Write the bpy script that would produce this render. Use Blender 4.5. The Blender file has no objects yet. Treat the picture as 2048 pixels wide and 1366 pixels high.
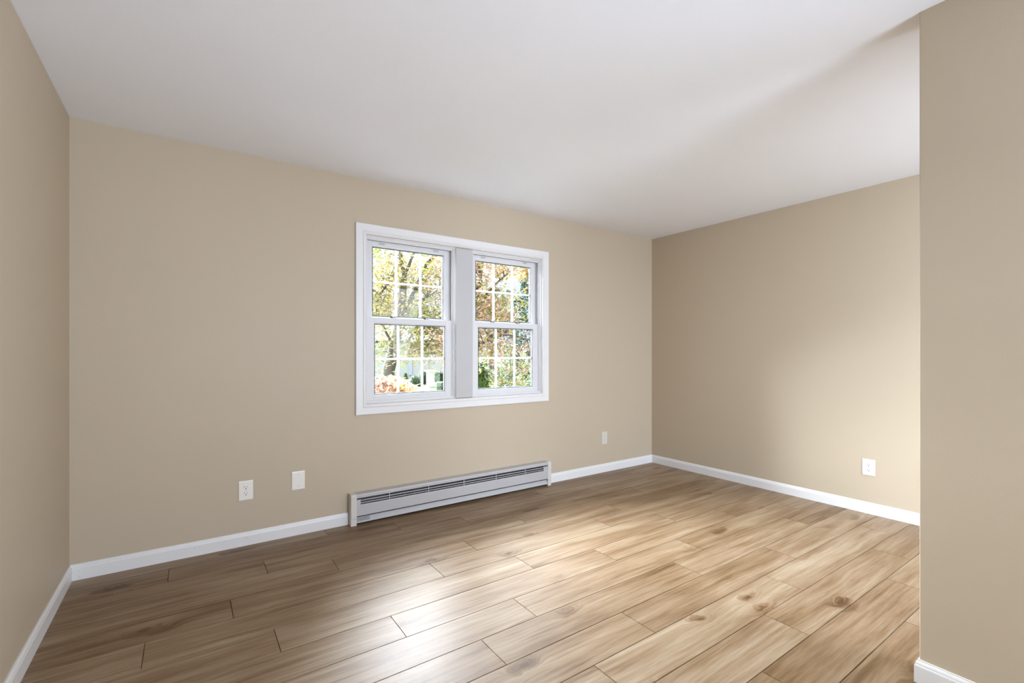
import bpy, bmesh, math, random
from mathutils import Vector, Matrix, noise
C = bpy.context.scene.collection
PI = math.pi
# ------------------------------------------------------------------ camera
H = 1.2005
YAW = math.atan(647 / 935.0)
cam = bpy.data.cameras.new('camera'); cam_o = bpy.data.objects.new('camera', cam); C.objects.link(cam_o)
cam_o.location = (0, 0, H); cam_o.rotation_euler = (PI / 2, 0, -YAW)
cam.sensor_width = 36.0; cam.lens = 935.0 / 2048 * 36; cam.shift_y = 22.0 / 2048; cam.clip_start = .05; cam.clip_end = 300
bpy.context.scene.camera = cam_o
# ------------------------------------------------------------------ look and light
S = bpy.context.scene
S.view_settings.view_transform = 'Standard'; S.view_settings.look = 'None'
S.view_settings.exposure = 0.2; S.view_settings.gamma = 1.0; S.view_settings.use_curve_mapping = False
SKY_LOW, SKY_HIGH = .82, 4.2
world = bpy.data.worlds.new('sky'); S.world = world; world.use_nodes = True
nt = world.node_tree; nt.nodes.clear()
tc = nt.nodes.new('ShaderNodeTexCoord'); sp = nt.nodes.new('ShaderNodeSeparateXYZ'); mr = nt.nodes.new('ShaderNodeMapRange')
cr = nt.nodes.new('ShaderNodeValToRGB'); bg = nt.nodes.new('ShaderNodeBackground'); wo = nt.nodes.new('ShaderNodeOutputWorld')
nt.links.new(tc.outputs['Generated'], sp.inputs[0]); nt.links.new(sp.outputs['Z'], mr.inputs['Value'])
mr.inputs['From Min'].default_value = .12; mr.inputs['From Max'].default_value = .55
mr.inputs['To Min'].default_value = SKY_LOW; mr.inputs['To Max'].default_value = SKY_HIGH
nt.links.new(sp.outputs['Z'], cr.inputs[0])
cr.color_ramp.elements[0].color = (.82, .85, 1, 1); cr.color_ramp.elements[1].position = .5; cr.color_ramp.elements[1].color = (.9, .94, 1, 1)
nt.links.new(cr.outputs[0], bg.inputs['Color']); nt.links.new(mr.outputs[0], bg.inputs['Strength']); nt.links.new(bg.outputs[0], wo.inputs['Surface'])

FILL_COL = (.88, 1.02, 1.24)
def area(name, loc, aim, sx, sy, power, col=(1, 1, 1), spread=PI):
    l = bpy.data.lights.new(name, 'AREA'); l.shape = 'RECTANGLE'; l.size = sx; l.size_y = sy; l.energy = power; l.color = col; l.spread = spread
    o = bpy.data.objects.new(name, l); C.objects.link(o); o.location = loc
    o.rotation_euler = (Vector(aim) - Vector(loc)).to_track_quat('-Z', 'Y').to_euler(); return o
# unseen fill light added behind the camera to lift the window wall
area('rear_fill_light', (1.45, -1.84, 1.3), (1.45, 3, 1.4), 1.2, 1.7, 18, FILL_COL, math.radians(120))
area('side_fill_light', (1.6, -1.35, 1.2), (-.515, 1.1, 2.0), .9, 2.0, 40, FILL_COL, math.radians(130))  # unseen fill light added for the left wall and ceiling
# unseen fill light added behind the partition to brighten the right wall
area('alcove_fill_light', (2.95, -1.1, 1.7), (4.0, 1.9, .35), 1.0, 1.3, 58, FILL_COL, math.radians(125))
# soft sun behind bright overcast, high in front of the window
sun = bpy.data.lights.new('hazy_sun', 'SUN'); sun.energy = 95; sun.angle = math.radians(75); sun.color = (.92, 1.0, 1.12)
sun_o = bpy.data.objects.new('hazy_sun', sun); C.objects.link(sun_o); sun_o.location = (-2, 12, 9)
sun_o.rotation_euler = Vector((.30, -1, -.84)).to_track_quat('-Z', 'Y').to_euler()

# ------------------------------------------------------------------ room dimensions
LX, RX, WY, BY, CZ = -.515, 4.176, 3.342, -1.9, 2.44
PX, PY = 2.19, .556          # the partition's near face and far end
WX0, WX1, WZ0, WZ1 = 1.035, 2.642, .832, 2.043   # window opening

# ------------------------------------------------------------------ materials
def new_mat(name):
    m = bpy.data.materials.new(name); m.use_nodes = True
    return m, m.node_tree, m.node_tree.nodes['Principled BSDF']
def N(t, kind, **kw):
    n = t.nodes.new(kind)
    for k, v in kw.items():
        if hasattr(n, k): setattr(n, k, v)
        else: n.inputs[k.replace('_', ' ')].default_value = v
    return n
def L(t, a, b): t.links.new(a, b)
def paint(name, col, rough=.6, bump=.0, scale=300., var=.03, spec=.5):
    m, t, p = new_mat(name)
    p.inputs['Roughness'].default_value = rough; p.inputs['Specular IOR Level'].default_value = spec
    co = N(t, 'ShaderNodeTexCoord')
    n = N(t, 'ShaderNodeTexNoise', Scale=2.3, Detail=4.0); L(t, co.outputs['Object'], n.inputs['Vector'])
    mx = N(t, 'ShaderNodeMix', data_type='RGBA'); L(t, n.outputs['Fac'], mx.inputs[0])
    mx.inputs[6].default_value = tuple(c * (1 - var) for c in col) + (1,); mx.inputs[7].default_value = tuple(min(1, c * (1 + var)) for c in col) + (1,)
    L(t, mx.outputs[2], p.inputs['Base Color'])
    if bump:
        n2 = N(t, 'ShaderNodeTexNoise', Scale=scale, Detail=3.0); L(t, co.outputs['Object'], n2.inputs['Vector'])
        n3 = N(t, 'ShaderNodeTexNoise', Scale=3.0, Detail=2.0); L(t, co.outputs['Object'], n3.inputs['Vector'])
        ad = N(t, 'ShaderNodeMath', operation='MULTIPLY_ADD'); L(t, n3.outputs['Fac'], ad.inputs[0]); ad.inputs[1].default_value = 6.0; L(t, n2.outputs['Fac'], ad.inputs[2])
        b = N(t, 'ShaderNodeBump', Strength=bump, Distance=.0006); L(t, ad.outputs[0], b.inputs['Height']); L(t, b.outputs[0], p.inputs['Normal'])
    return m
M = {}
M['wall'] = paint('greige_eggshell_paint', (.50, .414, .302), .5, .5, 260, .015, .35)
M['ceiling'] = paint('flat_ceiling_paint', (.89, .90, .935), .9, .6, 160, .01, .2)
M['trim'] = paint('white_semigloss_trim', (.735, .72, .70), .35, 0, 1, .01)
M['vinyl'] = paint('white_window_vinyl', (.66, .645, .635), .38, 0, 1, .01)
M['mull'] = paint('grey_white_mullion_paint', (.47, .455, .445), .45, 0, 1, .01)
M['track'] = paint('grey_vinyl_track', (.42, .43, .45), .5, 0, 1, .02)
M['gasket_and_shade'] = paint('dark_gasket_and_grille_shade', (.03, .04, .045), .5, 0, 1, .02)  # also colours the outer grille bars dark in place of shade
M['lock'] = paint('dark_bronze_lock', (.012, .016, .014), .25, 0, 1, .02)
M['heater'] = paint('heater_enamel', (.45, .432, .42), .35, 0, 1, .01)
M['heater_cap'] = paint('heater_cap_enamel', (.60, .565, .51), .4, 0, 1, .02)
M['fin'] = paint('dark_heater_element', (.085, .083, .085), .5, 0, 1, .1)
M['dark'] = paint('dark_recess', (.01, .01, .01), .7, 0, 1, .02)
M['plate'] = paint('cream_plastic', (.80, .755, .68), .3, 0, 1, .01)
M['plate_white'] = paint('white_plastic', (.70, .685, .65), .3, 0, 1, .01)
M['plate_dull'] = paint('painted_over_plate', (.62, .57, .50), .4, 0, 1, .02)
M['screw'] = paint('screw_head', (.55, .53, .50), .3, 0, 1, .02)
M['label'] = paint('grey_rating_label', (.42, .43, .42), .5, 0, 1, .05)
M['print'] = paint('label_print', (.06, .06, .06), .5, 0, 1, .05)

def glass():
    m = bpy.data.materials.new('window_glass'); m.use_nodes = True; t = m.node_tree; t.nodes.clear()
    o = N(t, 'ShaderNodeOutputMaterial'); tr = N(t, 'ShaderNodeBsdfTransparent'); g = N(t, 'ShaderNodeBsdfGlossy', Roughness=.02)
    tr.inputs[0].default_value = (.97, .985, .98, 1)
    fr = N(t, 'ShaderNodeFresnel', IOR=1.18); mx = N(t, 'ShaderNodeMixShader')
    L(t, fr.outputs[0], mx.inputs[0]); L(t, tr.outputs[0], mx.inputs[1]); L(t, g.outputs[0], mx.inputs[2]); L(t, mx.outputs[0], o.inputs[0])
    return m
M['glass'] = glass()

def wood():
    m, t, p = new_mat('oak_laminate')
    co = N(t, 'ShaderNodeTexCoord'); at = N(t, 'ShaderNodeAttribute', attribute_name='plank_shift')
    ton = N(t, 'ShaderNodeSeparateXYZ'); L(t, at.outputs['Vector'], ton.inputs[0])
    off = N(t, 'ShaderNodeVectorMath', operation='MULTIPLY_ADD'); L(t, at.outputs['Vector'], off.inputs[0]); off.inputs[1].default_value = (17, 23, 0)
    L(t, co.outputs['Object'], off.inputs[2])
    def scaled(src, s):
        n = N(t, 'ShaderNodeVectorMath', operation='MULTIPLY'); L(t, src, n.inputs[0]); n.inputs[1].default_value = s; return n.outputs[0]
    def mth(op, a, b, c=None, clamp=False):
        n = N(t, 'ShaderNodeMath', operation=op); n.use_clamp = clamp
        for i, v in enumerate((a, b, c)):
            if v is None: continue
            if isinstance(v, (int, float)): n.inputs[i].default_value = v
            else: L(t, v, n.inputs[i])
        return n.outputs[0]
    def nz(vec, sc=1., det=3., rough=.5, dist=0.):
        n = N(t, 'ShaderNodeTexNoise', Scale=sc, Detail=det, Roughness=rough, Distortion=dist); L(t, vec, n.inputs['Vector']); return n.outputs['Fac']
    # sparse knots: cells in stretched space, a few of which hold a knot
    kv = N(t, 'ShaderNodeTexVoronoi', Scale=1.0, Randomness=1.0)
    kw = nz(off.outputs[0], 9., 3.)
    kvec = N(t, 'ShaderNodeVectorMath', operation='MULTIPLY_ADD'); L(t, off.outputs[0], kvec.inputs[0]); kvec.inputs[1].default_value = (2.4, 6.2, 0)
    kwv = N(t, 'ShaderNodeCombineXYZ'); L(t, mth('MULTIPLY', kw, .35), kwv.inputs[0]); L(t, mth('MULTIPLY', kw, .5), kwv.inputs[1]); L(t, kwv.outputs[0], kvec.inputs[2])
    L(t, kvec.outputs[0], kv.inputs['Vector'])
    d = kv.outputs['Distance']
    cs = N(t, 'ShaderNodeSeparateColor'); L(t, kv.outputs['Color'], cs.inputs[0])
    has = mth('GREATER_THAN', cs.outputs[0], .66)
    def fall(a, b):
        n = N(t, 'ShaderNodeMapRange', interpolation_type='SMOOTHSTEP'); L(t, d, n.inputs['Value'])
        n.inputs['From Min'].default_value = a; n.inputs['From Max'].default_value = b; n.inputs['To Min'].default_value = 1; n.inputs['To Max'].default_value = 0; return n.outputs[0]
    halo = mth('MULTIPLY', fall(.03, .30), has); core = mth('MULTIPLY', fall(.015, .09), has)
    # grain bends round the knots
    bend = N(t, 'ShaderNodeCombineXYZ'); L(t, mth('MULTIPLY', halo, .07), bend.inputs[1])
    slow = N(t, 'ShaderNodeCombineXYZ'); L(t, mth('MULTIPLY', nz(scaled(off.outputs[0], (1.1, 3.5, 1)), 1., 2.), .07), slow.inputs[1])
    g0 = N(t, 'ShaderNodeVectorMath', operation='ADD'); L(t, off.outputs[0], g0.inputs[0]); L(t, bend.outputs[0], g0.inputs[1])
    g1 = N(t, 'ShaderNodeVectorMath', operation='ADD'); L(t, g0.outputs[0], g1.inputs[0]); L(t, slow.outputs[0], g1.inputs[1]); G = g1.outputs[0]
    bands = nz(scaled(G, (1.1, 17, 1)), 1., 4., .55)
    streak = nz(scaled(G, (3.2, 70, 1)), 1., 5., .6)
    fibre = nz(scaled(G, (14, 420, 1)), 1., 2., .5)
    cloud = nz(scaled(off.outputs[0], (2.0, 5.5, 1)), 1., 3., .5)
    v = mth('ADD', mth('MULTIPLY', bands, .92), mth('MULTIPLY', streak, .72))
    v = mth('ADD', v, mth('MULTIPLY', fibre, .26)); v = mth('ADD', v, mth('MULTIPLY', cloud, .50))
    v = mth('ADD', v, mth('MULTIPLY', ton.outputs[2], .09))
    v = mth('SUBTRACT', v, .76)
    v = mth('SUBTRACT', v, mth('MULTIPLY', halo, mth('MULTIPLY', nz(scaled(off.outputs[0], (9, 34, 1)), 1., 4., .6), .62)))
    v = mth('SUBTRACT', v, mth('MULTIPLY', core, .22))
    rp = N(t, 'ShaderNodeValToRGB'); L(t, v, rp.inputs[0])
    e = rp.color_ramp.elements
    e[0].position = 0.0; e[0].color = (.075, .036, .014, 1)
    e[1].position = 1.0; e[1].color = (.425, .335, .232, 1)
    for pos, c in ((.22, (.145, .082, .036)), (.42, (.222, .142, .077)), (.62, (.29, .208, .131)), (.8, (.355, .268, .18))):
        x = e.new(pos); x.color = c + (1,)
    L(t, rp.outputs[0], p.inputs['Base Color'])
    rr = mth('MULTIPLY_ADD', streak, .08, .40); L(t, rr, p.inputs['Roughness'])
    p.inputs['Specular IOR Level'].default_value = .30
    b = N(t, 'ShaderNodeBump', Strength=.25, Distance=.0004); L(t, mth('ADD', fibre, mth('MULTIPLY', streak, 1.5)), b.inputs['Height']); L(t, b.outputs[0], p.inputs['Normal'])
    return m
M['wood'] = wood()
M['seam'] = paint('dark_plank_seam', (.07, .04, .02), .7, 0, 1, .1)  # dark joint colour between the boards

def leaf_mat(name, cols, rough=.55, trans=.16):
    m, t, p = new_mat(name); at = N(t, 'ShaderNodeAttribute', attribute_name='leaf_tone'); sp_ = N(t, 'ShaderNodeSeparateXYZ'); L(t, at.outputs['Vector'], sp_.inputs[0])
    r = N(t, 'ShaderNodeValToRGB'); r.color_ramp.interpolation = 'LINEAR'; e = r.color_ramp.elements
    e[0].position = 0; e[0].color = cols[0] + (1,); e[1].position = 1; e[1].color = cols[-1] + (1,)
    for i in range(1, len(cols) - 1): x = e.new(i / (len(cols) - 1)); x.color = cols[i] + (1,)
    L(t, sp_.outputs[0], r.inputs[0]); L(t, r.outputs[0], p.inputs['Base Color']); p.inputs['Roughness'].default_value = rough; p.inputs['Specular IOR Level'].default_value = .15
    tr = N(t, 'ShaderNodeBsdfTranslucent'); L(t, r.outputs[0], tr.inputs[0]); mx = N(t, 'ShaderNodeMixShader'); mx.inputs[0].default_value = trans
    out = t.nodes['Material Output']; L(t, p.outputs[0], mx.inputs[1]); L(t, tr.outputs[0], mx.inputs[2]); L(t, mx.outputs[0], out.inputs[0])
    return m
G_ = (.125, .175, .022); YG = (.22, .235, .030); PK = (.36, .225, .195); RU = (.28, .12, .075); YE = (.33, .25, .022); PB = (.35, .27, .18); OR = (.40, .125, .04); DG = (.075, .105, .02)
M['leaf_dogwood'] = leaf_mat('turning_dogwood_leaves', [DG, G_, YG, PB, YG, PK, G_, PB, YG, PK, YE])
M['leaf_pink'] = leaf_mat('pink_dogwood_leaves', [G_, YG, PB, PK, YG, PB, PK, RU, YE, PB])
M['leaf_coral'] = leaf_mat('coral_bush_leaves', [PK, PB, OR, PK, PB, RU, YE])
M['leaf_orange'] = leaf_mat('orange_maple_leaves', [OR, YE, G_, OR, YE, RU, G_, OR])
M['leaf_dark'] = leaf_mat('dark_evergreen_needles', [(0.021, 0.0385, 0.028), (0.0385, 0.0665, 0.0455), (0.056, 0.091, 0.063), (0.077, 0.112, 0.0805)])
M['leaf_box'] = leaf_mat('clipped_box_leaves', [(0.024, 0.042, 0.018), (0.048, 0.078, 0.033), (0.078, 0.114, 0.054)])
M['leaf_lime'] = leaf_mat('lime_green_leaves', [(0.04, 0.085, 0.015), (0.065, 0.12, 0.0275), (0.1, 0.15, 0.045)])
M['leaf_pale'] = leaf_mat('pale_green_leaves', [(0.09, 0.122, 0.0765), (0.122, 0.153, 0.099), (0.149, 0.171, 0.131)])
M['bark'] = paint('grey_brown_bark', (0.069, 0.06, 0.0468), .85, 1.0, 40, .35)
M['siding'] = paint('white_siding', (.5, .5, .5), .6, 0, 1, .01, .1)
M['roof'] = paint('grey_shingle', (.07, .075, .085), .8, 0, 1, .1, .1)
M['shutter'] = paint('blue_grey_shutter', (.42, .46, .56), .6, 0, 1, .02)
M['carpaint'] = paint('white_car_paint', (.80, .81, .82), .15, 0, 1, .01)
M['carglass'] = paint('dark_car_glass', (.06, .09, .09), .08, 0, 1, .02)
M['tyre'] = paint('black_tyre', (.02, .02, .02), .8, 0, 1, .02)
M['wheel'] = paint('silver_wheel', (.5, .5, .52), .3, 0, 1, .02)
M['stone'] = paint('white_stone', (.82, .82, .80), .7, 0, 1, .03)
def grass():
    m, t, p = new_mat('lawn_grass'); co = N(t, 'ShaderNodeTexCoord'); n = N(t, 'ShaderNodeTexNoise', Scale=6., Detail=6.); L(t, co.outputs['Object'], n.inputs[0])
    r = N(t, 'ShaderNodeValToRGB'); L(t, n.outputs['Fac'], r.inputs[0]); r.color_ramp.elements[0].color = (.024, .040, .014, 1); r.color_ramp.elements[1].color = (.036, .055, .022, 1)
    L(t, r.outputs[0], p.inputs['Base Color']); p.inputs['Roughness'].default_value = .9; p.inputs['Specular IOR Level'].default_value = .05; return m
M['grass'] = grass()

# ------------------------------------------------------------------ mesh helpers
def box(bm, x0, x1, y0, y1, z0, z1, bev=0, seg=2, mi=0):
    r = bmesh.ops.create_cube(bm, size=1.0, matrix=Matrix.Translation(((x0 + x1) / 2, (y0 + y1) / 2, (z0 + z1) / 2)) @ Matrix.Diagonal((x1 - x0, y1 - y0, z1 - z0, 1)))
    vs = r['verts']; fs = list({f for v in vs for f in v.link_faces})
    for f in fs: f.material_index = mi
    if bev:
        es = list({e for v in vs for e in v.link_edges}); bmesh.ops.bevel(bm, geom=es, offset=bev, segments=seg, affect='EDGES', profile=.5)
    return vs
def prism(bm, prof, a, b, axis='x', mi=0):
    """extrude a closed profile (u, w=z) between a and b along an axis; u runs along the other horizontal axis"""
    mk = (lambda s, u, w: (s, u, w)) if axis == 'x' else ((lambda s, u, w: (u, s, w)) if axis == 'y' else (lambda s, u, w: (u, w, s)))
    v0 = [bm.verts.new(mk(a, u, w)) for u, w in prof]; v1 = [bm.verts.new(mk(b, u, w)) for u, w in prof]; n = len(prof)
    fs = [bm.faces.new((v0[i], v0[(i + 1) % n], v1[(i + 1) % n], v1[i])) for i in range(n)] + [bm.faces.new(v0[::-1]), bm.faces.new(v1)]
    for f in fs: f.material_index = mi
    return fs
def cyl(bm, c, ax, r, h, seg=20, r2=None):
    m = Matrix.Translation(c) @ Vector((0, 0, 1)).rotation_difference(Vector(ax)).to_matrix().to_4x4()
    bmesh.ops.create_cone(bm, cap_ends=True, segments=seg, radius1=r, radius2=r if r2 is None else r2, depth=h, matrix=m)
def link(name, bm, mats, parent=None, smooth=False):
    bmesh.ops.recalc_face_normals(bm, faces=bm.faces)
    me = bpy.data.meshes.new(name); bm.to_mesh(me); bm.free()
    for k in (mats if isinstance(mats, (list, tuple)) else [mats]): me.materials.append(M[k])
    if smooth:
        for p in me.polygons: p.use_smooth = True
    o = bpy.data.objects.new(name, me); C.objects.link(o)
    if parent: o.parent = parent; o.matrix_parent_inverse = Matrix.Translation(-world_loc(parent))
    return o
def world_loc(o):
    v = Vector(o.location)
    p = o.parent
    if p is not None: return Vector((0, 0, 0))
    return v
def tag(o, label, cat, group=None, kind=None):
    o['label'] = label; o['category'] = cat
    if group: o['group'] = group
    if kind: o['kind'] = kind
    return o
def empty(name, loc): o = bpy.data.objects.new(name, None); C.objects.link(o); o.location = loc; return o
def struct(o): o['kind'] = 'structure'; return o
def B(name, mats, parent, *boxes, bev=0):
    bm = bmesh.new()
    for b in boxes: box(bm, *b, bev=bev)
    return link(name, bm, mats, parent)

# ------------------------------------------------------------------ shell
bm = bmesh.new()
T = .16
box(bm, LX - .15, WX0, WY, WY + T, -.03, CZ + .1); box(bm, WX1, RX + .15, WY, WY + T, -.03, CZ + .1)
box(bm, WX0, WX1, WY, WY + T, -.03, WZ0); box(bm, WX0, WX1, WY, WY + T, WZ1, CZ + .1)
struct(link('wall_window', bm, 'wall'))
struct(B('wall_left', 'wall', None, (LX - .15, LX, BY, WY, -.03, CZ + .1)))
struct(B('wall_right', 'wall', None, (RX, RX + .15, BY, WY, -.03, CZ + .1)))
bm = bmesh.new(); box(bm, PX, PX + .12, BY - .15, PY, -.03, CZ + .1)
es = [e for e in bm.edges if all(abs(v.co.x - PX) < 1e-4 and abs(v.co.y - PY) < 1e-4 for v in e.verts)]
bmesh.ops.bevel(bm, geom=es, offset=.003, segments=4, affect='EDGES', profile=.5)
# fine unevenness of the plastered corner bead
struct(link('wall_partition', bm, 'wall'))
bm = bmesh.new(); y0, y1 = BY - .15, BY
box(bm, LX - .15, .8, y0, y1, -.03, CZ + .1); box(bm, 2.1, PX, y0, y1, -.03, CZ + .1); box(bm, PX + .12, 2.55, y0, y1, -.03, CZ + .1); box(bm, 3.95, RX + .15, y0, y1, -.03, CZ + .1); box(bm, 2.55, 3.95, y0, y1, -.03, .55); box(bm, 2.55, 3.95, y0, y1, 2.15, CZ + .1); box(bm, .8, 2.1, y0, y1, -.03, .4); box(bm, .8, 2.1, y0, y1, 2.2, CZ + .1)
struct(link('wall_back', bm, 'wall'))
struct(B('ceiling', 'ceiling', None, (LX - .15, RX + .15, BY - .15, WY + T, CZ, CZ + .12)))

# floor: individual boards with the joints where the photo shows them
rnd = random.Random(5)
ROW, Y0, LEN = .1925, .7195, 1.275
joint = {-1: 2.631, 0: 3.050, 1: 2.167, 2: 2.554, 3: 1.645, 4: 1.006, 5: 1.302, 6: .757, 7: .305, 8: 1.127, 9: .167, 10: .684, 11: .355, 12: 1.186, 13: .757}
bm = bmesh.new(); sh = bm.verts.layers.float_vector.new('plank_shift')
box(bm, LX - .02, RX + .02, BY - .1, WY + .02, -.04, -.004, mi=1)
for k in range(-14, 14):
    a, b = Y0 + k * ROW, Y0 + (k + 1) * ROW
    if b < BY: continue
    a, b = max(a, BY - .02), min(b, WY + .01)
    j = joint.get(k, rnd.uniform(0, 1.2)); j -= LEN * math.ceil((j - LX) / LEN)
    while j < RX:
        x0, x1 = max(j, LX - .01), min(j + LEN, RX + .01)
        if x1 - x0 > .01:
            g = .0008; gy = .0013; s = Vector((rnd.random(), rnd.random(), rnd.uniform(-1, 1)))
            zt = 0
            vs = []
            for (u, v_, z) in ((x0 + g, a + gy, -.0035), (x1 - g, a + gy, -.0035), (x1 - g, b - gy, -.0035), (x0 + g, b - gy, -.0035), (x0 + g + .0008, a + gy + .0008, zt), (x1 - g - .0008, a + gy + .0008, zt), (x1 - g - .0008, b - gy - .0008, zt), (x0 + g + .0008, b - gy - .0008, zt)):
                w = bm.verts.new((u, v_, z)); w[sh] = s; vs.append(w)
            bm.faces.new(vs[4:8])
            for q in range(4): bm.faces.new((vs[q], vs[(q + 1) % 4], vs[4 + (q + 1) % 4], vs[4 + q]))
        j += LEN
struct(link('floor', bm, ['wood', 'seam']))

# baseboards (moulded top edge)
BT, BH = .0125, .083
prof = [(0, 0), (BT, 0), (BT, .060), (BT * .92, .064), (BT * .80, .067), (BT * .80, .070), (BT * .66, .075), (BT * .42, .079), (BT * .36, BH), (0, BH)]
def baseboard(name, pr, segs, axis, nails=()):
    bm = bmesh.new()
    for a, b in segs: prism(bm, pr, a, b, axis)
    o = struct(link(name, bm, 'trim'))
    for c, ax in nails:
        bm = bmesh.new(); cyl(bm, c, ax, .0013, .0012, 8); link('nail_head', bm, 'dark', o)
    return o
HX0, HX1 = .9185, 2.695
wn = WY - BT
baseboard('baseboard_window', [(WY - u, w) for u, w in prof], [(LX, HX0 - .002), (HX1 + .002, RX)], 'x',
          [((x, wn, z), (0, -1, 0)) for x, z in ((-.475, .047), (-.473, .016), (.03, .05), (.055, .05), (.30, .047), (3.4, .05))])
baseboard('baseboard_left', [(LX + u, w) for u, w in prof], [(BY, WY)], 'y', [((LX + BT, 2.6, .05), (1, 0, 0))])
baseboard('baseboard_right', [(RX - u, w) for u, w in prof], [(BY, WY)], 'y', [((RX - BT, 2.5, .05), (-1, 0, 0))])
bm = bmesh.new()   # runs along the near face, round the end and back along the far face, mitred at the corners
rings = []
for (cx, cy, dx, dy) in ((PX, BY, -1, 0), (PX, PY, -1, 1), (PX + .12, PY, 1, 1), (PX + .12, BY, 1, 0)):
    rings.append([bm.verts.new((cx + dx * u, cy + dy * u, w)) for u, w in prof])
for a_, b_ in zip(rings, rings[1:]):
    for i in range(len(prof)): j = (i + 1) % len(prof); bm.faces.new((a_[i], a_[j], b_[j], b_[i]))
struct(link('baseboard_partition', bm, 'trim'))

# ------------------------------------------------------------------ window trim
def frame_ring(bm, X0, X1, Z0, Z1, prof):
    """mitred frame: prof = (inset from outer edge, y); closed loop swept round the rectangle"""
    rings = []
    for ins, y in prof:
        rings.append([bm.verts.new(p) for p in ((X0 + ins, y, Z0 + ins), (X1 - ins, y, Z0 + ins), (X1 - ins, y, Z1 - ins), (X0 + ins, y, Z1 - ins))])
    n = len(rings)
    for i in range(n):
        a, b = rings[i], rings[(i + 1) % n]
        for k in range(4): bm.faces.new((a[k], a[(k + 1) % 4], b[(k + 1) % 4], b[k]))
CX0, CX1, CZ0, CZ1 = .9675, 2.7115, .757, 2.119
CW = .0715
bm = bmesh.new()
frame_ring(bm, CX0, CX1, CZ0, CZ1, [(0, WY + .001), (0, WY - .015), (.004, WY - .018), (.047, WY - .018), (.050, WY - .016), (.053, WY - .020), (.058, WY - .021), (.062, WY - .018), (CW - .004, WY - .013), (CW, WY - .012), (CW, WY + .001)])
struct(link('trim_1', bm, 'trim'))
MX0, MX1 = 1.7645, 1.9115
bm = bmesh.new(); box(bm, MX0 - .004, MX1 + .003, WY - .011, WY + .010, WZ0 + .004, WZ1 - .004, bev=.0015); box(bm, MX0, MX1, WY + .010, WY + .15, WZ0, WZ1)
struct(link('trim_2', bm, 'mull'))

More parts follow.
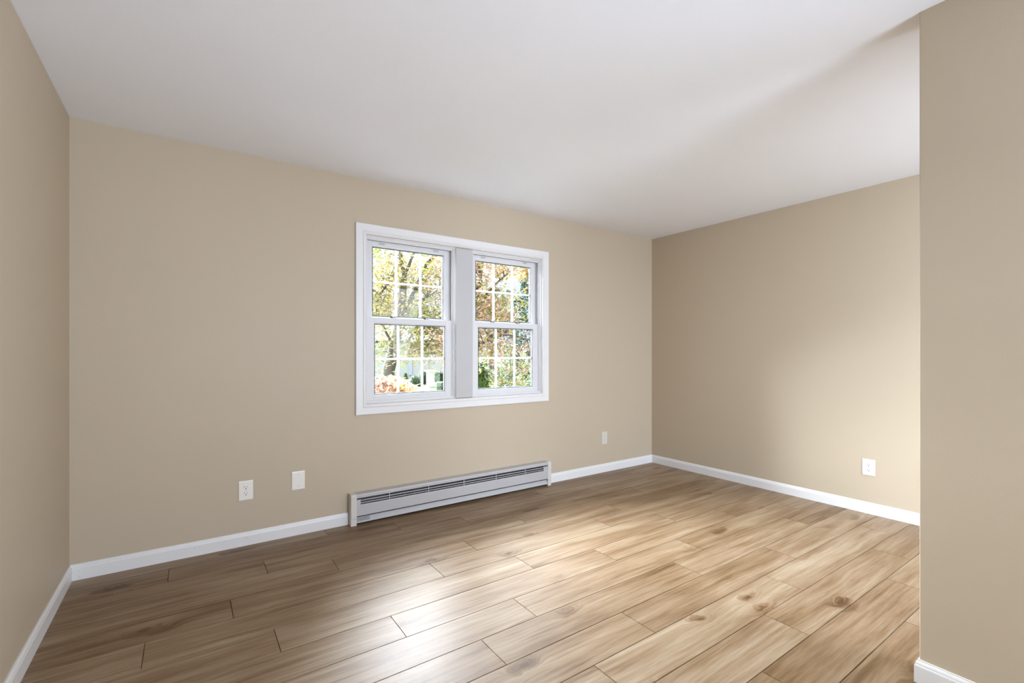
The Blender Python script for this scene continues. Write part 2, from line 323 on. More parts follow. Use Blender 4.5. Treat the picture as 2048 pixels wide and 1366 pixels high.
# ------------------------------------------------------------------ double-hung window units
def unit(name, X0, X1, drop, label):
    root = struct(empty(name, ((X0 + X1) / 2, WY + .05, WZ0))); root['label'] = label
    Z0, Z1 = WZ0, WZ1
    # frame with inner return, stops and tracks
    bm = bmesh.new()
    frame_ring(bm, X0, X1, Z0, Z1, [(0, WY + .000), (.007, WY - .003), (.010, WY + .001), (.010, WY + .010), (.017, WY + .012), (.017, WY + .125), (0, WY + .125)])
    link('window_frame', bm, 'vinyl', root)
    bm = bmesh.new()
    for s in (1, -1):
        e = X0 + .017 if s > 0 else X1 - .017
        for y in (WY + .022, WY + .057, WY + .096):
            a, b = (e, e + .009) if s > 0 else (e - .009, e)
            box(bm, a, b, y, y + .005, Z0 + .017, Z1 - .017)
    box(bm, X0 + .017, X1 - .017, WY + .022, WY + .028, Z1 - .026, Z1 - .017)
    link('jamb_stop', bm, 'vinyl', root)
    bm = bmesh.new()
    for s in (1, -1):
        e = X0 + .0175 if s > 0 else X1 - .0175
        for y0, y1 in ((WY + .028, WY + .056), (WY + .063, WY + .095)):
            a, b = (e, e + .002) if s > 0 else (e - .002, e)
            box(bm, a, b, y0 + .006, y1 - .006, Z0 + .02, Z1 - .02)
    link('jamb_track', bm, 'track', root)
    def sash(nm, z0, z1, top, bot, side, ya, yb, lx):
        bm = bmesh.new(); x0, x1 = X0 + .0195, X1 - .0195
        gx0, gx1, gz0, gz1 = x0 + side, x1 - side, z0 + bot, z1 - top
        bv = .002
        box(bm, x0, gx0, ya, yb, z0, z1, bev=bv); box(bm, gx1, x1, ya, yb, z0, z1, bev=bv)
        box(bm, gx0 - .001, gx1 + .001, ya, yb, z0, gz0, bev=bv); box(bm, gx0 - .001, gx1 + .001, ya, yb, gz1, z1, bev=bv)
        # sloping glazing bead
        o = link(nm, bm, 'vinyl', root)
        bm = bmesh.new(); ym = (ya + yb) / 2
        frame_ring(bm, gx0, gx1, gz0, gz1, [(-.001, ya + .003), (.0015, ya + .003), (.007, ym - .006), (-.001, ym - .006)])
        link('glazing_bead', bm, 'trim', o)
        bm = bmesh.new()
        frame_ring(bm, gx0, gx1, gz0, gz1, [(0, ym - .006), (.0125, ym - .006), (.0125, ym + .010), (0, ym + .010)])
        link('glass_gasket', bm, 'gasket_and_shade', o)
        bm = bmesh.new(); box(bm, gx0, gx1, ym - .007, ym - .004, gz0, gz1); link('glass_pane', bm, 'glass', o)
        bm = bmesh.new(); w = .0068
        for i in (1, 2):
            x = gx0 + (gx1 - gx0) * i / 3; box(bm, x - w, x + w, ym + .000, ym + .008, gz0 + .001, gz1 - .001, bev=.0015)
        z = (gz0 + gz1) / 2; box(bm, gx0 + .001, gx1 - .001, ym - .0005, ym + .0085, z - w, z + w, bev=.0015)
        link('window_grille', bm, 'vinyl', o)
        bm = bmesh.new()  # outer bars coloured dark for the shaded side of the grille
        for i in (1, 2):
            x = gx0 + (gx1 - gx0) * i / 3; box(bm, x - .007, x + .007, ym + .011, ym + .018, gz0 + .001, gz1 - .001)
        box(bm, gx0 + .001, gx1 - .001, ym + .0108, ym + .0178, z - .007, z + .007); link('outer_grille_shade', bm, 'gasket_and_shade', o)['label'] = 'outer grille bars darkened for their shaded side'
        return o, (gx0, gx1, gz0, gz1)
    up, g = sash('upper_sash', 1.423 - drop, 2.024, .036 + drop * .4, .038 + drop, .050, WY + .064, WY + .096, 0)
    lo, h = sash('lower_sash', .850, 1.457, .040, .036, .054, WY + .028, WY + .060, 0)
    for fx in (.2, .8):       # finger grips on the top rail of the upper sash
        bm = bmesh.new(); x = X0 + (X1 - X0) * fx
        box(bm, x - .024, x + .024, WY + .060, WY + .066, 2.005, 2.013, bev=.0025); box(bm, x - .021, x + .021, WY + .0635, WY + .065, 1.998, 2.004)
        link('finger_grip', bm, ['mull'], up)
    for fx in (.30, .665):    # cam locks on the meeting rail
        x = X0 + (X1 - X0) * fx; z = 1.457
        bm = bmesh.new(); box(bm, x - .024, x + .024, WY + .034, WY + .054, z, z + .004, bev=.001)
        cyl(bm, (x - .004, WY + .045, z + .007), (0, 0, 1), .010, .008, 16); box(bm, x - .004, x + .026, WY + .028, WY + .036, z + .006, z + .011, bev=.0015)
        link('sash_lock', bm, 'lock', lo)
    for sx in (X0 + .03, X1 - .06):
        bm = bmesh.new(); box(bm, sx, sx + .03, WY + .034, WY + .05, 1.457, 1.4595, bev=.0008); link('tilt_latch', bm, 'vinyl', lo)
    # sill track
    bm = bmesh.new(); prism(bm, [(WY + .012, Z0 + .017), (WY + .012, Z0 + .019), (WY + .125, Z0 + .019), (WY + .125, Z0 + .017)], X0 + .017, X1 - .017, 'x'); link('window_sill', bm, 'vinyl', root)
    return root
unit('window_1', WX0, MX0, 0, 'left double-hung window unit with white six-light sashes')
unit('window_2', MX1, WX1, .012, 'right double-hung window unit with white six-light sashes')

# ------------------------------------------------------------------ baseboard heater
HF = 3.272
ht = tag(empty('baseboard_heater', ((HX0 + HX1) / 2, HF + .035, 0)), 'long white metal baseboard heater with dark louvre slots under the window', 'heater')
a, b = HX0 + .006, HX1 - .006
yw = WY - .001
B('back_panel', 'heater', ht, (a, b, yw - .003, yw, .004, .212))
bm = bmesh.new()   # top hood: flat back, rounded front edge, short front lip
prism(bm, [(yw, .2155), (HF + .010, .2145), (HF + .004, .212), (HF + .002, .207), (HF + .002, .1885), (HF + .0045, .1885), (HF + .0045, .206), (HF + .011, .2115), (yw, .2125)], a, b); link('top_hood', bm, 'heater', ht)
bm = bmesh.new()   # front panel with returned edges
prism(bm, [(HF + .006, .143), (HF + .001, .1425), (HF, .140), (HF, .0665), (HF + .002, .0645), (HF + .006, .0635), (HF + .006, .0655), (HF + .003, .0672), (HF + .003, .141), (HF + .006, .1415)], a, b); link('front_panel', bm, 'heater', ht)
bm = bmesh.new()   # lower deflector, slopes back down to the floor gap
prism(bm, [(HF + .0225, .0515), (HF + .003, .0185), (HF + .004, .0165), (HF + .0065, .0185), (HF + .026, .0515)], a, b); link('lower_deflector', bm, 'heater', ht)
S0, S1 = .985, 2.610
bm = bmesh.new()   # end fillers beside the louvres
bm.free()
for x0, x1 in ((a, S0), (S1, b)):
    bm = bmesh.new(); prism(bm, [(HF + .0025, .141), (HF + .0025, .1765), (HF + .012, .1785), (HF + .012, .1755), (HF + .005, .1745), (HF + .005, .141)], x0, x1); link('end_filler', bm, 'heater', ht)
for z0, z1 in ((.1682, .1738), (.1513, .1562)):
    bm = bmesh.new(); prism(bm, [(HF + .002, z0), (HF + .0015, z1), (HF + .005, z1 + .0005), (HF + .005, z0 + .001)], S0, S1); link('louvre_slat', bm, 'heater', ht)
for x in (1.1926, 1.4977, 1.8009, 2.1053, 2.4069):
    bm = bmesh.new(); box(bm, x - .0022, x + .0022, HF + .0005, HF + .006, .1425, .189); link('louvre_rib', bm, 'heater', ht)
bm = bmesh.new(); x = a + .05
box(bm, a + .01, b - .01, HF + .024, HF + .028, .11, .205)
while x < b - .05: box(bm, x, x + .001, HF + .014, HF + .024, .13, .205); x += .012
link('heating_fin', bm, 'fin', ht)['label'] = 'dark grey finned heating element behind the slots'
for x in (1.02, 1.47, 1.785, 2.08, 2.22):
    bm = bmesh.new(); box(bm, x - .012, x, HF + .007, HF + .013, .1435, .1495); link('damper_clip', bm, 'dark', ht)
for x0, x1 in ((HX0, .958), (2.6575, HX1)):
    bm = bmesh.new()
    prism(bm, [(yw, .0505), (HF, .0505), (HF - .001, .052), (HF - .001, .205), (HF + .003, .2125), (HF + .010, .2165), (yw, .2175)], x0, x1)
    prism(bm, [(yw, .001), (HF + .001, .001), (HF + .001, .0490), (yw, .0490)], x0, x1)
    es = [e for e in bm.edges if abs(e.verts[0].co.x - e.verts[1].co.x) < 1e-5]
    bmesh.ops.bevel(bm, geom=es, offset=.0018, segments=2, affect='EDGES', profile=.5)
    link('end_cap', bm, 'heater_cap', ht)['label'] = 'cream white end cap'
bm = bmesh.new(); box(bm, a, b, HF + .0265, HF + .0285, .004, .075); link('gap_shade_board', bm, 'dark', ht)['label'] = 'dark board standing in for the shaded gaps'  # dark board added for the shade below the panel and deflector
# rating label on the deflector
def defl(x, w): # point on deflector face, w from 0 (top) to 1
    return Vector((x, HF + .0225 - .0195 * w - .0012, .0515 - .033 * w))
bm = bmesh.new()
def patch(bm, x0, x1, w0, w1, dy=0):
    n = Vector((0, -.86, .51)); vs = [bm.verts.new(defl(x, w) + n * dy) for x, w in ((x0, w0), (x1, w0), (x1, w1), (x0, w1))]
    vs2 = [bm.verts.new(v.co - n * .0004) for v in vs]; bm.faces.new(vs); bm.faces.new(vs2[::-1])
    for i in range(4): bm.faces.new((vs[i], vs2[i], vs2[(i + 1) % 4], vs[(i + 1) % 4]))
patch(bm, .962, 1.056, .05, .78); lb = link('rating_label', bm, 'label', ht)
bm = bmesh.new(); r = random.Random(3)
for w in (.12, .29, .46, .62):
    x = .965
    while x < 1.05:
        l = r.uniform(.003, .010); patch(bm, x, min(x + l, 1.053), w, w + .10, .0006); x += l + r.uniform(.002, .005)
link('label_print', bm, 'print', lb)

# ------------------------------------------------------------------ outlets
def plate(name, c, nrm, w, h, mat, duplex, label, group, cat='outlet', slot='dark'):
    """built facing -y at the origin and turned to its wall"""
    root = empty(name, c); tag(root, label, cat, group)
    if nrm == 'x': root.rotation_euler = (0, 0, -PI / 2)
    def lk(nm, bm, m, par=None):
        bmesh.ops.recalc_face_normals(bm, faces=bm.faces); me = bpy.data.meshes.new(nm); bm.to_mesh(me); bm.free(); me.materials.append(M[m])
        o = bpy.data.objects.new(nm, me); C.objects.link(o); o.parent = par or root; return o
    bm = bmesh.new(); t = .0055
    v0 = [(-w / 2, 0, -h / 2), (w / 2, 0, -h / 2), (w / 2, 0, h / 2), (-w / 2, 0, h / 2)]
    rings = []
    for ins, y in ((0, 0), (0, -.003), (.0015, -.0048), (.006, -t)):
        rings.append([bm.verts.new((x - math.copysign(ins, x), y, z - math.copysign(ins, z))) for x, _, z in v0])
    for i in range(3):
        for k in range(4): bm.faces.new((rings[i][k], rings[i][(k + 1) % 4], rings[i + 1][(k + 1) % 4], rings[i + 1][k]))
    bm.faces.new(rings[3]); bm.faces.new(rings[0][::-1]); lk('cover_plate', bm, mat)
    if duplex:
        for s in (1, -1):
            bm = bmesh.new(); cz = s * .0195; pts = []
            for i in range(32):
                an = 2 * PI * i / 32; x = .0172 * math.cos(an); z = .0172 * math.sin(an); z = max(-.0135, min(.0135, z)); pts.append((x, z + cz))
            prism(bm, [(x, z) for x, z in pts], 0, 1, 'x'); bm.free()
            bm = bmesh.new(); f0 = [bm.verts.new((x, -t + .001, z)) for x, z in pts]; f1 = [bm.verts.new((x * .97, -t - .0022, cz + (z - cz) * .97)) for x, z in pts]
            bm.faces.new(f0[::-1]); bm.faces.new(f1)
            for i in range(32): bm.faces.new((f0[i], f0[(i + 1) % 32], f1[(i + 1) % 32], f1[i]))
            rc = lk('receptacle', bm, mat)
            bm = bmesh.new(); y = -t - .0026
            box(bm, -.0078, -.0054, y, y + .001, cz + .000, cz + .0085); box(bm, .0054, .0076, y, y + .001, cz + .001, cz + .008)
            cyl(bm, (0, y + .0005, cz - .0075), (0, 1, 0), .0030, .001, 12); lk('socket_slot', bm, slot, rc)
            bm = bmesh.new()
        bm = bmesh.new(); cyl(bm, (0, -t - .0004, 0), (0, 1, 0), .0032, .0012, 12); lk('screw', bm, 'screw')
    else:
        for s in (1, -1): bm = bmesh.new(); cyl(bm, (0, -t - .0002, s * .0385), (0, 1, 0), .0034, .0014, 14); lk('screw', bm, 'screw')
    return root
GP = 'duplex outlets along the walls'
plate('power_outlet', (.294, WY, .3415), 'y', .079, .120, 'plate', True, 'cream duplex outlet on the window wall left of the blank plate', GP)
plate('blank_wall_plate', (.596, WY, .3567), 'y', .080, .121, 'plate', False, 'blank cream cover plate with two screws, left of the heater', None, 'wall plate')
plate('power_outlet', (3.442, WY, .341), 'y', .077, .124, 'plate_dull', True, 'dull cream duplex outlet on the window wall right of the window near the corner', GP, slot='screw')
plate('power_outlet', (RX, 1.3535, .3435), 'x', .081, .121, 'plate_white', True, 'bright white duplex outlet low on the right-hand wall', GP)

# ------------------------------------------------------------------ outdoors
GZ = -.6
V = Vector((math.sin(YAW), math.cos(YAW), 0)); R_ = Vector((math.cos(YAW), -math.sin(YAW), 0))
def at(dist, lateral, z=0): p = V * dist + R_ * lateral; return Vector((p.x, p.y, z))
def at_px(px, dist, z=0): return at(dist, (px - 1024) / 935 * dist, z)
bm = bmesh.new(); bmesh.ops.create_grid(bm, x_segments=1, y_segments=1, size=60, matrix=Matrix.Translation((20, 63.6, GZ))); struct(link('lawn', bm, 'grass'))

def tube(bm, pts, rad, seg=10, wob=0, rn=None):
    rings = []
    for i, p in enumerate(pts):
        d = (pts[min(i + 1, len(pts) - 1)] - pts[max(i - 1, 0)]).normalized()
        u = d.cross(Vector((.3, .9, .1))).normalized(); w = d.cross(u)
        rings.append([bm.verts.new(p + (u * math.cos(2 * PI * k / seg) + w * math.sin(2 * PI * k / seg)) * rad[i] * (1 + (rn.uniform(-wob, wob) if rn else 0))) for k in range(seg)])
    for i in range(len(rings) - 1):
        for k in range(seg): bm.faces.new((rings[i][k], rings[i][(k + 1) % seg], rings[i + 1][(k + 1) % seg], rings[i + 1][k]))
    bm.faces.new(rings[0][::-1]); bm.faces.new(rings[-1])
def path(ctrl, n=6):
    out = []
    for i in range(len(ctrl) - 1):
        p0, p1, p2, p3 = ctrl[max(i - 1, 0)], ctrl[i], ctrl[i + 1], ctrl[min(i + 2, len(ctrl) - 1)]
        for k in range(n):
            t = k / n; out.append(.5 * ((2 * p1) + (p2 - p0) * t + (2 * p0 - 5 * p1 + 4 * p2 - p3) * t * t + (3 * p1 - p0 - 3 * p2 + p3) * t ** 3))
    out.append(ctrl[-1]); return out
def leaves(name, items, mat, parent, rn, droop=.5, fold=.25, narrow=.42):
    """items: (position, length, tone). Every leaf is a pointed blade folded on its midrib."""
    vs, fs, tn = [], [], []
    for p, l, tone in items:
        a = rn.uniform(0, 2 * PI); d = Vector((math.cos(a), math.sin(a), rn.uniform(-1.3, .5) * droop * 1.6)).normalized()
        s = d.cross(Vector((rn.uniform(-.5, .5), rn.uniform(-.5, .5), 1))).normalized(); n = d.cross(s) * fold * l * .4; w = s * l * narrow * .5
        b = len(vs); vs += [p, p + d * l * .35 + w + n, p + d * l * .35, p + d * l * .35 - w + n, p + d * l * .72 + w * .65 + n * .6, p + d * l * .72 - w * .65 + n * .6, p + d * l + Vector((0, 0, -.1 * l))]
        fs += [(b, b + 1, b + 2), (b, b + 2, b + 3), (b + 1, b + 4, b + 6, b + 2), (b + 3, b + 2, b + 6, b + 5)]; tn += [tone] * 7
    me = bpy.data.meshes.new(name); me.from_pydata([tuple(v) for v in vs], [], fs); me.materials.append(M[mat])
    at_ = me.attributes.new('leaf_tone', 'FLOAT_VECTOR', 'POINT')
    for i, x in enumerate(tn): at_.data[i].vector = (x, x, x)
    o = bpy.data.objects.new(name, me); C.objects.link(o)
    if parent: o.parent = parent; o.matrix_parent_inverse = Matrix.Translation(-world_loc(parent))
    return o
def tonef(p, rn, sc=.9, spread=.28):
    return min(1, max(0, .5 + .75 * noise.noise(p * sc) + rn.uniform(-spread, spread)))

def dogwood(name, base, ctrl_list, crown, nclus, nleaf, ll, mat, seed, label, group=None, twigs=40, keep=None):
    rn = random.Random(seed); root = tag(empty(name, base), label, 'tree', group)
    first = True; tips = []
    for ctrl, r0, r1 in ctrl_list:
        pts = path([Vector(c) for c in ctrl]); rad = [r0 + (r1 - r0) * (i / (len(pts) - 1)) ** .8 for i in range(len(pts))]
        bm = bmesh.new(); tube(bm, pts, rad, 12, .07, rn); link('trunk' if first else 'branch', bm, 'bark', root, smooth=True); first = False; tips += pts[len(pts) // 3:]
    cl = []; its = []
    bm = bmesh.new()
    for i in range(nclus):
        cx, cy, cz, rx, ry, rz = crown[rn.randrange(len(crown))]
        while True:
            u = Vector((rn.uniform(-1, 1), rn.uniform(-1, 1), rn.uniform(-1, 1)))
            if u.length <= 1: break
        c = Vector((cx + u.x * rx, cy + u.y * ry, cz + u.z * rz))
        if keep and not keep(c, rn): continue
        cl.append(c); k = rn.uniform(.12, .3)
        for _ in range(nleaf):
            p = c + Vector((rn.gauss(0, k), rn.gauss(0, k), rn.gauss(0, k * .45))); its.append((p, ll * rn.uniform(.6, 1.25), tonef(p, rn)))
    for c in cl[:twigs * 3]:
        t = min(tips, key=lambda q: (q - c).length)
        if (t - c).length > .9: continue
        mid = (t + c) / 2 + Vector((rn.uniform(-.1, .1), rn.uniform(-.1, .1), .1))
        tube(bm, path([t, mid, c], 4), [.011 - .008 * (i / 8) for i in range(9)], 5)
    link('twig', bm, 'bark', root)['kind'] = 'stuff'
    leaves('foliage', its, mat, root, rn)
    return root

# the near dogwood: trunk leaning right, forking at sash height
D1 = 9.0
def T(px, py, d=D1): return at_px(px, d, H + (705 - py) / 935 * d)
base1 = at_px(774, D1, GZ)
tr = [([at_px(772, D1, GZ), T(772, 790), T(777, 745), T(786, 700), T(797, 655), T(803, 610), T(806, 560)], .16, .055),
      ([T(803, 625), T(808, 590), T(808, 550), T(802, 520), T(800, 470), T(792, 420)], .055, .03),
      ([T(806, 575), T(810, 550), T(820, 525), T(832, 490), T(846, 440)], .04, .02),
      ([T(793, 670), T(808, 640), T(822, 600), T(838, 562), T(852, 530), T(874, 505, 8.7), T(905, 470, 8.5)], .07, .02),
      ([T(812, 690), T(826, 668), T(845, 660), T(870, 655, 8.6), T(893, 668, 8.4)], .022, .010),
      ([T(838, 700), T(852, 694, 8.7), T(872, 690, 8.5), T(892, 692, 8.4)], .014, .008),
      ([T(838, 706), T(856, 707, 8.7), T(876, 706, 8.5), T(893, 706, 8.4)], .012, .008),
      ([T(786, 690), T(770, 660), T(752, 610), T(768, 578, 8.6), T(782, 565)], .03, .010),
      ([T(845, 600, 8.5), T(862, 590, 8.3), T(880, 575, 8.2)], .012, .008),
      ([T(800, 650), T(830, 670), T(838, 660)], .02, .01)]
c1 = at_px(800, D1 - .1); c3 = at_px(825, D1)
def gap1(c, rn):  # openings in the crown where the sky and the house show
    d = c.dot(V); px = 1024 + 935 * c.dot(R_) / d; py = 705 - 935 * (c.z - H) / d
    if py < 760 and c.dot(V) < D1 + .25 and min(abs(px - (778 + (745 - py) * .19)), abs(px - (806 + max(0, 620 - py) * .42)) if py < 640 else 99) < 19: return rn.random() < .05
    if 858 < px < 905 and 555 < py < 632: return rn.random() < .12
    if 800 < px < 900 and py > 722: return rn.random() < .06
    if px <= 800 and py > 735: return rn.random() < .15
    if 740 < px < 790 and py < 500: return rn.random() < .6
    return rn.random() < .85
dogwood('dogwood_tree', base1, tr, [(c1.x, c1.y, 2.2, 1.9, 1.3, 1.7), (c1.x - .2, c1.y, 3.2, 2.1, 1.5, .9), (c3.x, c3.y, 2.2, .9, .8, 1.2), (c3.x, c3.y, 2.0, .9, .7, 1.0)], 820, 25, .088, 'leaf_dogwood', 11,
        'leaning dogwood with thick forked trunk and yellow-green leaves seen through the left sash', 'trees outside the window', keep=gap1, twigs=70)
# second dogwood, mostly pink foliage, fills the right sash
D2 = 8.6
c2 = at_px(1000, D2)
def T2(px, py, d=D2): return at_px(px, d, H + (705 - py) / 935 * d)
tr2 = [([at_px(930, D2 + .4, GZ), T2(930, 760, D2 + .4), T2(934, 700, D2 + .3), T2(945, 620), T2(962, 560)], .10, .035),
       ([T2(940, 650), T2(965, 600), T2(1000, 560), T2(1050, 520)], .035, .012), ([T2(932, 720), T2(960, 690), T2(1010, 670), T2(1060, 680)], .03, .01),
       ([T2(938, 660), T2(920, 600), T2(905, 560)], .03, .012)]
def gap2(c, rn):
    d = c.dot(V); px = 1024 + 935 * c.dot(R_) / d; py = 705 - 935 * (c.z - H) / d
    if 950 < px < 983 and 545 < py < 565: return False
    if 983 < px < 1022 and 553 < py < 600: return rn.random() < .12
    if px > 1018 and 530 < py < 690: return rn.random() < .05
    if 940 < px < 985 and 720 < py < 790: return rn.random() < .15
    return rn.random() < .9
dogwood('dogwood_tree', at_px(930, D2 + .4, GZ), tr2, [(c2.x, c2.y, 1.4, 1.15, .8, 1.1), (c2.x, c2.y, 2.6, 1.2, .9, .9)], 400, 30, .092, 'leaf_pink', 23,
        'pink-leaved dogwood filling most of the right sash', 'trees outside the window', keep=gap2, twigs=50)

def shrub(name, c, rx, ry, h, n, ll, mat, label, seed, shape='round', group=None, cat='bush', core=None, droop=.5):
    rn = random.Random(seed); root = tag(empty(name, c), label, cat, group); its = []
    for _ in range(n):
        a = rn.uniform(0, 2 * PI); q = rn.random()
        if shape == 'cone': z = q; rr = (1 - q) ** .7
        elif shape == 'block':
            u, w = rn.uniform(-1, 1), rn.uniform(-1, 1); s = rn.randrange(5); z = rn.random()
            x, y = (u, w)
            if s == 0: x = 1
            elif s == 1: x = -1
            elif s == 2: y = 1
            elif s == 3: y = -1
            else: z = 1
            p = Vector((c.x + x * rx + rn.gauss(0, .015), c.y + y * ry + rn.gauss(0, .015), c.z + z * h)); its.append((p, ll * rn.uniform(.6, 1.2), tonef(p, rn, 2.5))); continue
        else: z = q; rr = math.sqrt(max(0, 1 - (2 * q - 1) ** 2)) if shape == 'ball' else math.sqrt(max(0, 1 - q * q))
        k = rn.uniform(.88, 1.03); p = Vector((c.x + math.cos(a) * rx * rr * k, c.y + math.sin(a) * ry * rr * k, c.z + z * h * k)); its.append((p, ll * rn.uniform(.6, 1.2), tonef(p, rn, 2.5)))
    leaves('foliage', its, mat, root, rn, droop=droop)
    bm = bmesh.new()
    if shape == 'block': box(bm, c.x - rx * .93, c.x + rx * .93, c.y - ry * .93, c.y + ry * .93, c.z, c.z + h * .95, bev=.04)
    else:
        bmesh.ops.create_icosphere(bm, subdivisions=3, radius=1)
        for v in bm.verts:
            z = (v.co.z + 1) / 2
            if shape == 'cone': k = (1 - z) ** .7 / max(.05, math.hypot(v.co.x, v.co.y)) if math.hypot(v.co.x, v.co.y) > .05 else 1
            elif shape == 'ball': k = 1
            else: k = math.sqrt(max(0, 1 - z * z)) / max(.05, math.hypot(v.co.x, v.co.y)) if math.hypot(v.co.x, v.co.y) > .05 else 1
            v.co = Vector((c.x + v.co.x * k * rx * .86, c.y + v.co.y * k * ry * .86, c.z + z * h * .9))
    link('inner_growth', bm, core or mat, root)
    return root
def shrub_px(name, px, pyb, pyt, hw, d, *a, **k):
    c = at_px(px, d, GZ); top = H + (705 - pyt) / 935 * d; return shrub(name, c, hw * d / 935, hw * d / 935, top - GZ, *a, **k)
# clipped shrubs in front of the neighbour's house
CS = 'clipped shrubs in front of the white house'
shrub_px('cone_shrub', 811, 765, 744, 8, 28, 900, .06, 'leaf_lime', 'small bright green pointed shrub left of the round shrub', 3, 'cone', CS)
shrub_px('round_shrub', 829, 773, 750, 14, 25, 1400, .06, 'leaf_box', 'wide low grey-green rounded shrub right of the pointed one', 4, 'dome', CS)
shrub_px('tall_round_shrub', 847, 775, 739, 10, 26.5, 1400, .06, 'leaf_box', 'tall egg-shaped clipped shrub just behind the rounded one', 5, 'ball', CS)
shrub_px('clipped_hedge', 888, 763, 742, 18, 29, 1800, .07, 'leaf_box', 'square clipped hedge beside the white pier', 6, 'block', CS)
shrub_px('low_hedge', 889, 781, 763, 13, 22, 1500, .06, 'leaf_box', 'low block hedge on the lawn nearest the window, right edge of left sash', 7, 'block', CS)
# coral bush just outside below the sill
b1 = at_px(775, 5.4, GZ)
rn = random.Random(9); root = tag(empty('coral_bush', b1), 'bushy coral pink shrub along the bottom of the left sash', 'bush'); its = []
for _ in range(2600):
    q = rn.random(); px = 735 + 95 * rn.random(); d = 5.4 + rn.uniform(-.25, .25)
    topy = 757 + (max(0, px - 772) / 55) ** 2 * 22 + 5 * math.sin(px * .31); top = H + (705 - topy) / 935 * 5.4
    p = at_px(px, d, GZ + .2 + (top - GZ - .2) * (1 - q * q) + rn.gauss(0, .02)); its.append((p, .075 * rn.uniform(.6, 1.3), tonef(p, rn, 3)))
leaves('foliage', its, 'leaf_coral', root, rn)
bm = bmesh.new()
for i in range(14):
    t0 = b1 + R_ * rn.uniform(-.08, .08); tip = at_px(740 + 84 * i / 13, 5.4, rn.uniform(.35, .6)); tube(bm, path([t0, (t0 + tip) / 2 + Vector((0, 0, .1)), tip], 4), [.014 - .001 * k for k in range(9)], 5)
link('stem', bm, 'bark', root)['kind'] = 'stuff'
# green broad-leaved bush low in the right sash
shrub_px('green_bush', 963, 800, 726, 20, 8.4, 1500, .12, 'leaf_lime', 'green broad-leaved bush in the lower left of the right sash', 12, 'dome', None)
# dark evergreen and orange maple at the right
def conifer(name, c, r, h, n, mat, label, seed, group=None):
    rn = random.Random(seed); root = tag(empty(name, c), label, 'tree', group); its = []
    for _ in range(n):
        z = rn.random() ** 1.2; a = rn.uniform(0, 2 * PI); k = (1 - z) ** .8 * (1 + .22 * math.sin(z * 46 + 3 * math.sin(a * 2))) * rn.uniform(.72, 1.02)
        p = Vector((c.x + math.cos(a) * r * k, c.y + math.sin(a) * r * k, c.z + .2 + z * h)); its.append((p, .17 * rn.uniform(.5, 1.2), tonef(p, rn, 1.6)))
    leaves('foliage', its, mat, root, rn, narrow=.35)
    bm = bmesh.new(); tube(bm, [c, c + Vector((0, 0, h * .5)), c + Vector((0, 0, h))], [.18, .12, .02], 10); link('trunk', bm, 'bark', root)
    return root
conifer('evergreen_tree', at_px(1074, 14, GZ), 1.35, 4.9, 9000, 'leaf_dark', 'dark green conifer at the right edge of the right sash', 31, 'trees outside the window')
cm = at_px(1082, 12.2)
dogwood('maple_tree', at_px(1120, 12.2, GZ), [([at_px(1120, 12.2, GZ), at_px(1120, 12.2, 1.5), at_px(1105, 12.2, 3.4)], .14, .05)],
        [(cm.x, cm.y, 3.75, .85, .7, .78)], 60, 26, .16, 'leaf_orange', 41, 'orange-leaved maple in the upper right corner of the right sash', 'trees outside the window', twigs=10)
# distant pale trees
def blob_tree(name, c, r, h, seed, label, mat='leaf_pale'):
    rn = random.Random(seed); root = tag(empty(name, c), label, 'tree', 'distant trees beyond the gardens'); its = []
    bl = [(Vector((c.x + rn.uniform(-.5, .5) * r, c.y + rn.uniform(-.5, .5) * r, c.z + h * rn.uniform(.45, .85))), r * rn.uniform(.35, .6)) for _ in range(9)]
    for _ in range(3800):
        b, q = bl[rn.randrange(9)]; u = Vector((rn.gauss(0, 1), rn.gauss(0, 1), rn.gauss(0, 1))).normalized() * q * rn.uniform(.75, 1.02); its.append((b + u, .42 * rn.uniform(.6, 1.2), tonef(b + u, rn, .5)))
    leaves('foliage', its, mat, root, rn)
    bm = bmesh.new(); tube(bm, [c, c + Vector((0, 0, h * .6))], [.35, .15], 8); link('trunk', bm, 'bark', root)
for i, (px, d, r, h, lb) in enumerate(((735, 58, 3.0, 10.5, 'pale green distant tree behind the leaning dogwood, far left'), (812, 66, 2.7, 9.5, 'pale green distant tree right behind the forked trunk'),
                                       (874, 54, 2.4, 6.5, 'low pale green distant tree at the right of the left sash'), (982, 50, 2.7, 8.6, 'pale green distant tree behind the pink dogwood'), (1036, 64, 3.0, 12.5, 'taller pale green distant tree beside the conifer'))):
    blob_tree('distant_tree', at_px(px, d, GZ), r, h, 60 + i, lb)
# white neighbouring house
hz = tag(empty('neighbour_house', at_px(830, 33, GZ)), 'white-walled house with grey roof behind the clipped shrubs', 'house')
def hb(name, mat, boxes, prisms=()):
    bm = bmesh.new()
    for l0, l1, d0, d1, z0, z1 in boxes: box(bm, l0, l1, d0, d1, z0, z1)
    for pr, a_, b_ in prisms: prism(bm, pr, a_, b_)
    bm.transform(Matrix.Rotation(-YAW, 4, 'Z')); return link(name, bm, mat, hz)
lat = lambda px: (px - 1024) / 935 * 33
hb('wall', 'siding', [(lat(700), lat(925), 33, 41, GZ, 2.1)])
hb('roof', 'roof', [], [([(32.5, 2.05), (37, 3.7), (41.5, 2.05), (41.5, 1.9), (32.5, 1.9)], lat(696), lat(929))])
for a_, b_ in ((818, 825), (850, 857)): hb('shutter', 'shutter', [(lat(a_), lat(b_), 32.9, 33.02, GZ + .2, 1.3)])['label'] = 'blue-grey shutter'
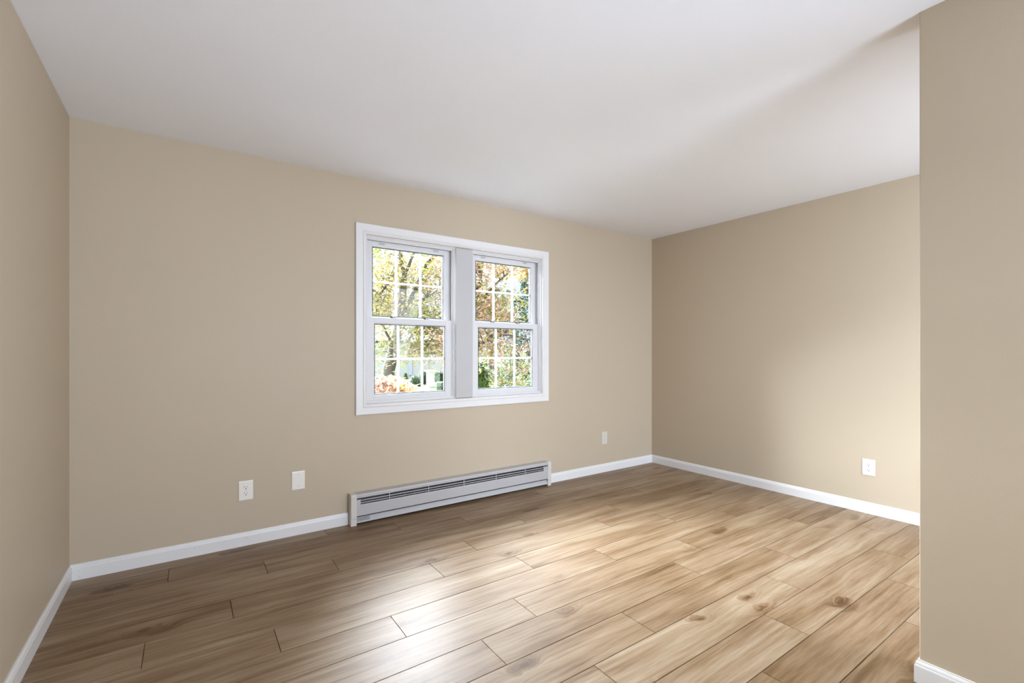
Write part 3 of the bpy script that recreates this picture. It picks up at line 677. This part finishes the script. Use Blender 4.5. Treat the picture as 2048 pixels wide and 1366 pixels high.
# white stone pier
pc = at_px(861, 24.5, GZ); pr_ = tag(empty('garden_pier', pc), 'white stone pier with flat wide cap beside the square hedge', 'pier')
bm = bmesh.new(); box(bm, pc.x - .16, pc.x + .16, pc.y - .16, pc.y + .16, GZ, .20, bev=.01); link('pier_shaft', bm, 'stone', pr_)
bm = bmesh.new(); box(bm, pc.x - .24, pc.x + .24, pc.y - .24, pc.y + .24, .20, .28, bev=.015); link('pier_cap', bm, 'stone', pr_)
# parked car
cc = at(6.9, -2.1, GZ); car = tag(empty('parked_car', cc), 'white car parked outside, roof and windscreen just above the sill', 'car')
def carpart(name, mat, fn, smooth=False, par=None):
    bm = bmesh.new(); fn(bm); bm.transform(Matrix.Translation(cc) @ Matrix.Rotation(-YAW, 4, 'Z')); return link(name, bm, mat, par or car, smooth)
def body(bm):
    pr = [(-2.25, .28), (-2.28, .62), (-2.15, .88), (-1.7, .93), (1.05, .93), (1.9, .82), (2.2, .68), (2.25, .4), (2.15, .25), (-2.1, .25)]
    for y0, y1 in ((-.86, .86),):
        fs = [bm.verts.new((x, y0, z)) for x, z in pr]; gs = [bm.verts.new((x, y1, z)) for x, z in pr]; n = len(pr)
        for i in range(n): bm.faces.new((fs[i], fs[(i + 1) % n], gs[(i + 1) % n], gs[i]))
        bm.faces.new(fs[::-1]); bm.faces.new(gs)
    bmesh.ops.bevel(bm, geom=list(bm.edges), offset=.06, segments=3, affect='EDGES')
carpart('body', 'carpaint', body, True)
def loft(bm, a, b):
    va = [bm.verts.new(p) for p in a]; vb = [bm.verts.new(p) for p in b]
    for i in range(4): bm.faces.new((va[i], va[(i + 1) % 4], vb[(i + 1) % 4], vb[i]))
    bm.faces.new(va[::-1]); bm.faces.new(vb)
def green(bm): loft(bm, [(-1.75, -.8, .9), (1.15, -.8, .9), (1.15, .8, .9), (-1.75, .8, .9)], [(-1.15, -.62, 1.33), (.32, -.62, 1.33), (.32, .62, 1.33), (-1.15, .62, 1.33)])
carpart('windscreen', 'carglass', green)
def roofp(bm):
    loft(bm, [(-1.22, -.66, 1.30), (.40, -.66, 1.30), (.40, .66, 1.30), (-1.22, .66, 1.30)], [(-1.05, -.56, 1.37), (.20, -.56, 1.37), (.20, .56, 1.37), (-1.05, .56, 1.37)])
    for s in (-1, 1):
        for (xa, xb) in ((1.17, .38), (-1.77, -1.18)): tube(bm, [Vector((xa, s * .80, .9)), Vector((xb, s * .63, 1.32))], [.035, .035], 6)
        tube(bm, [Vector((-.35, s * .81, .9)), Vector((-.35, s * .64, 1.32))], [.035, .035], 6)
carpart('roof', 'carpaint', roofp)
for x in (-1.4, 1.4):
    for s in (-1, 1):
        w = carpart('wheel', 'tyre', lambda bm: cyl(bm, (x, s * .78, .31), (0, 1, 0), .31, .2, 28))
        carpart('hubcap', 'wheel', lambda bm: cyl(bm, (x, s * .885, .31), (0, 1, 0), .19, .02, 20), par=w)
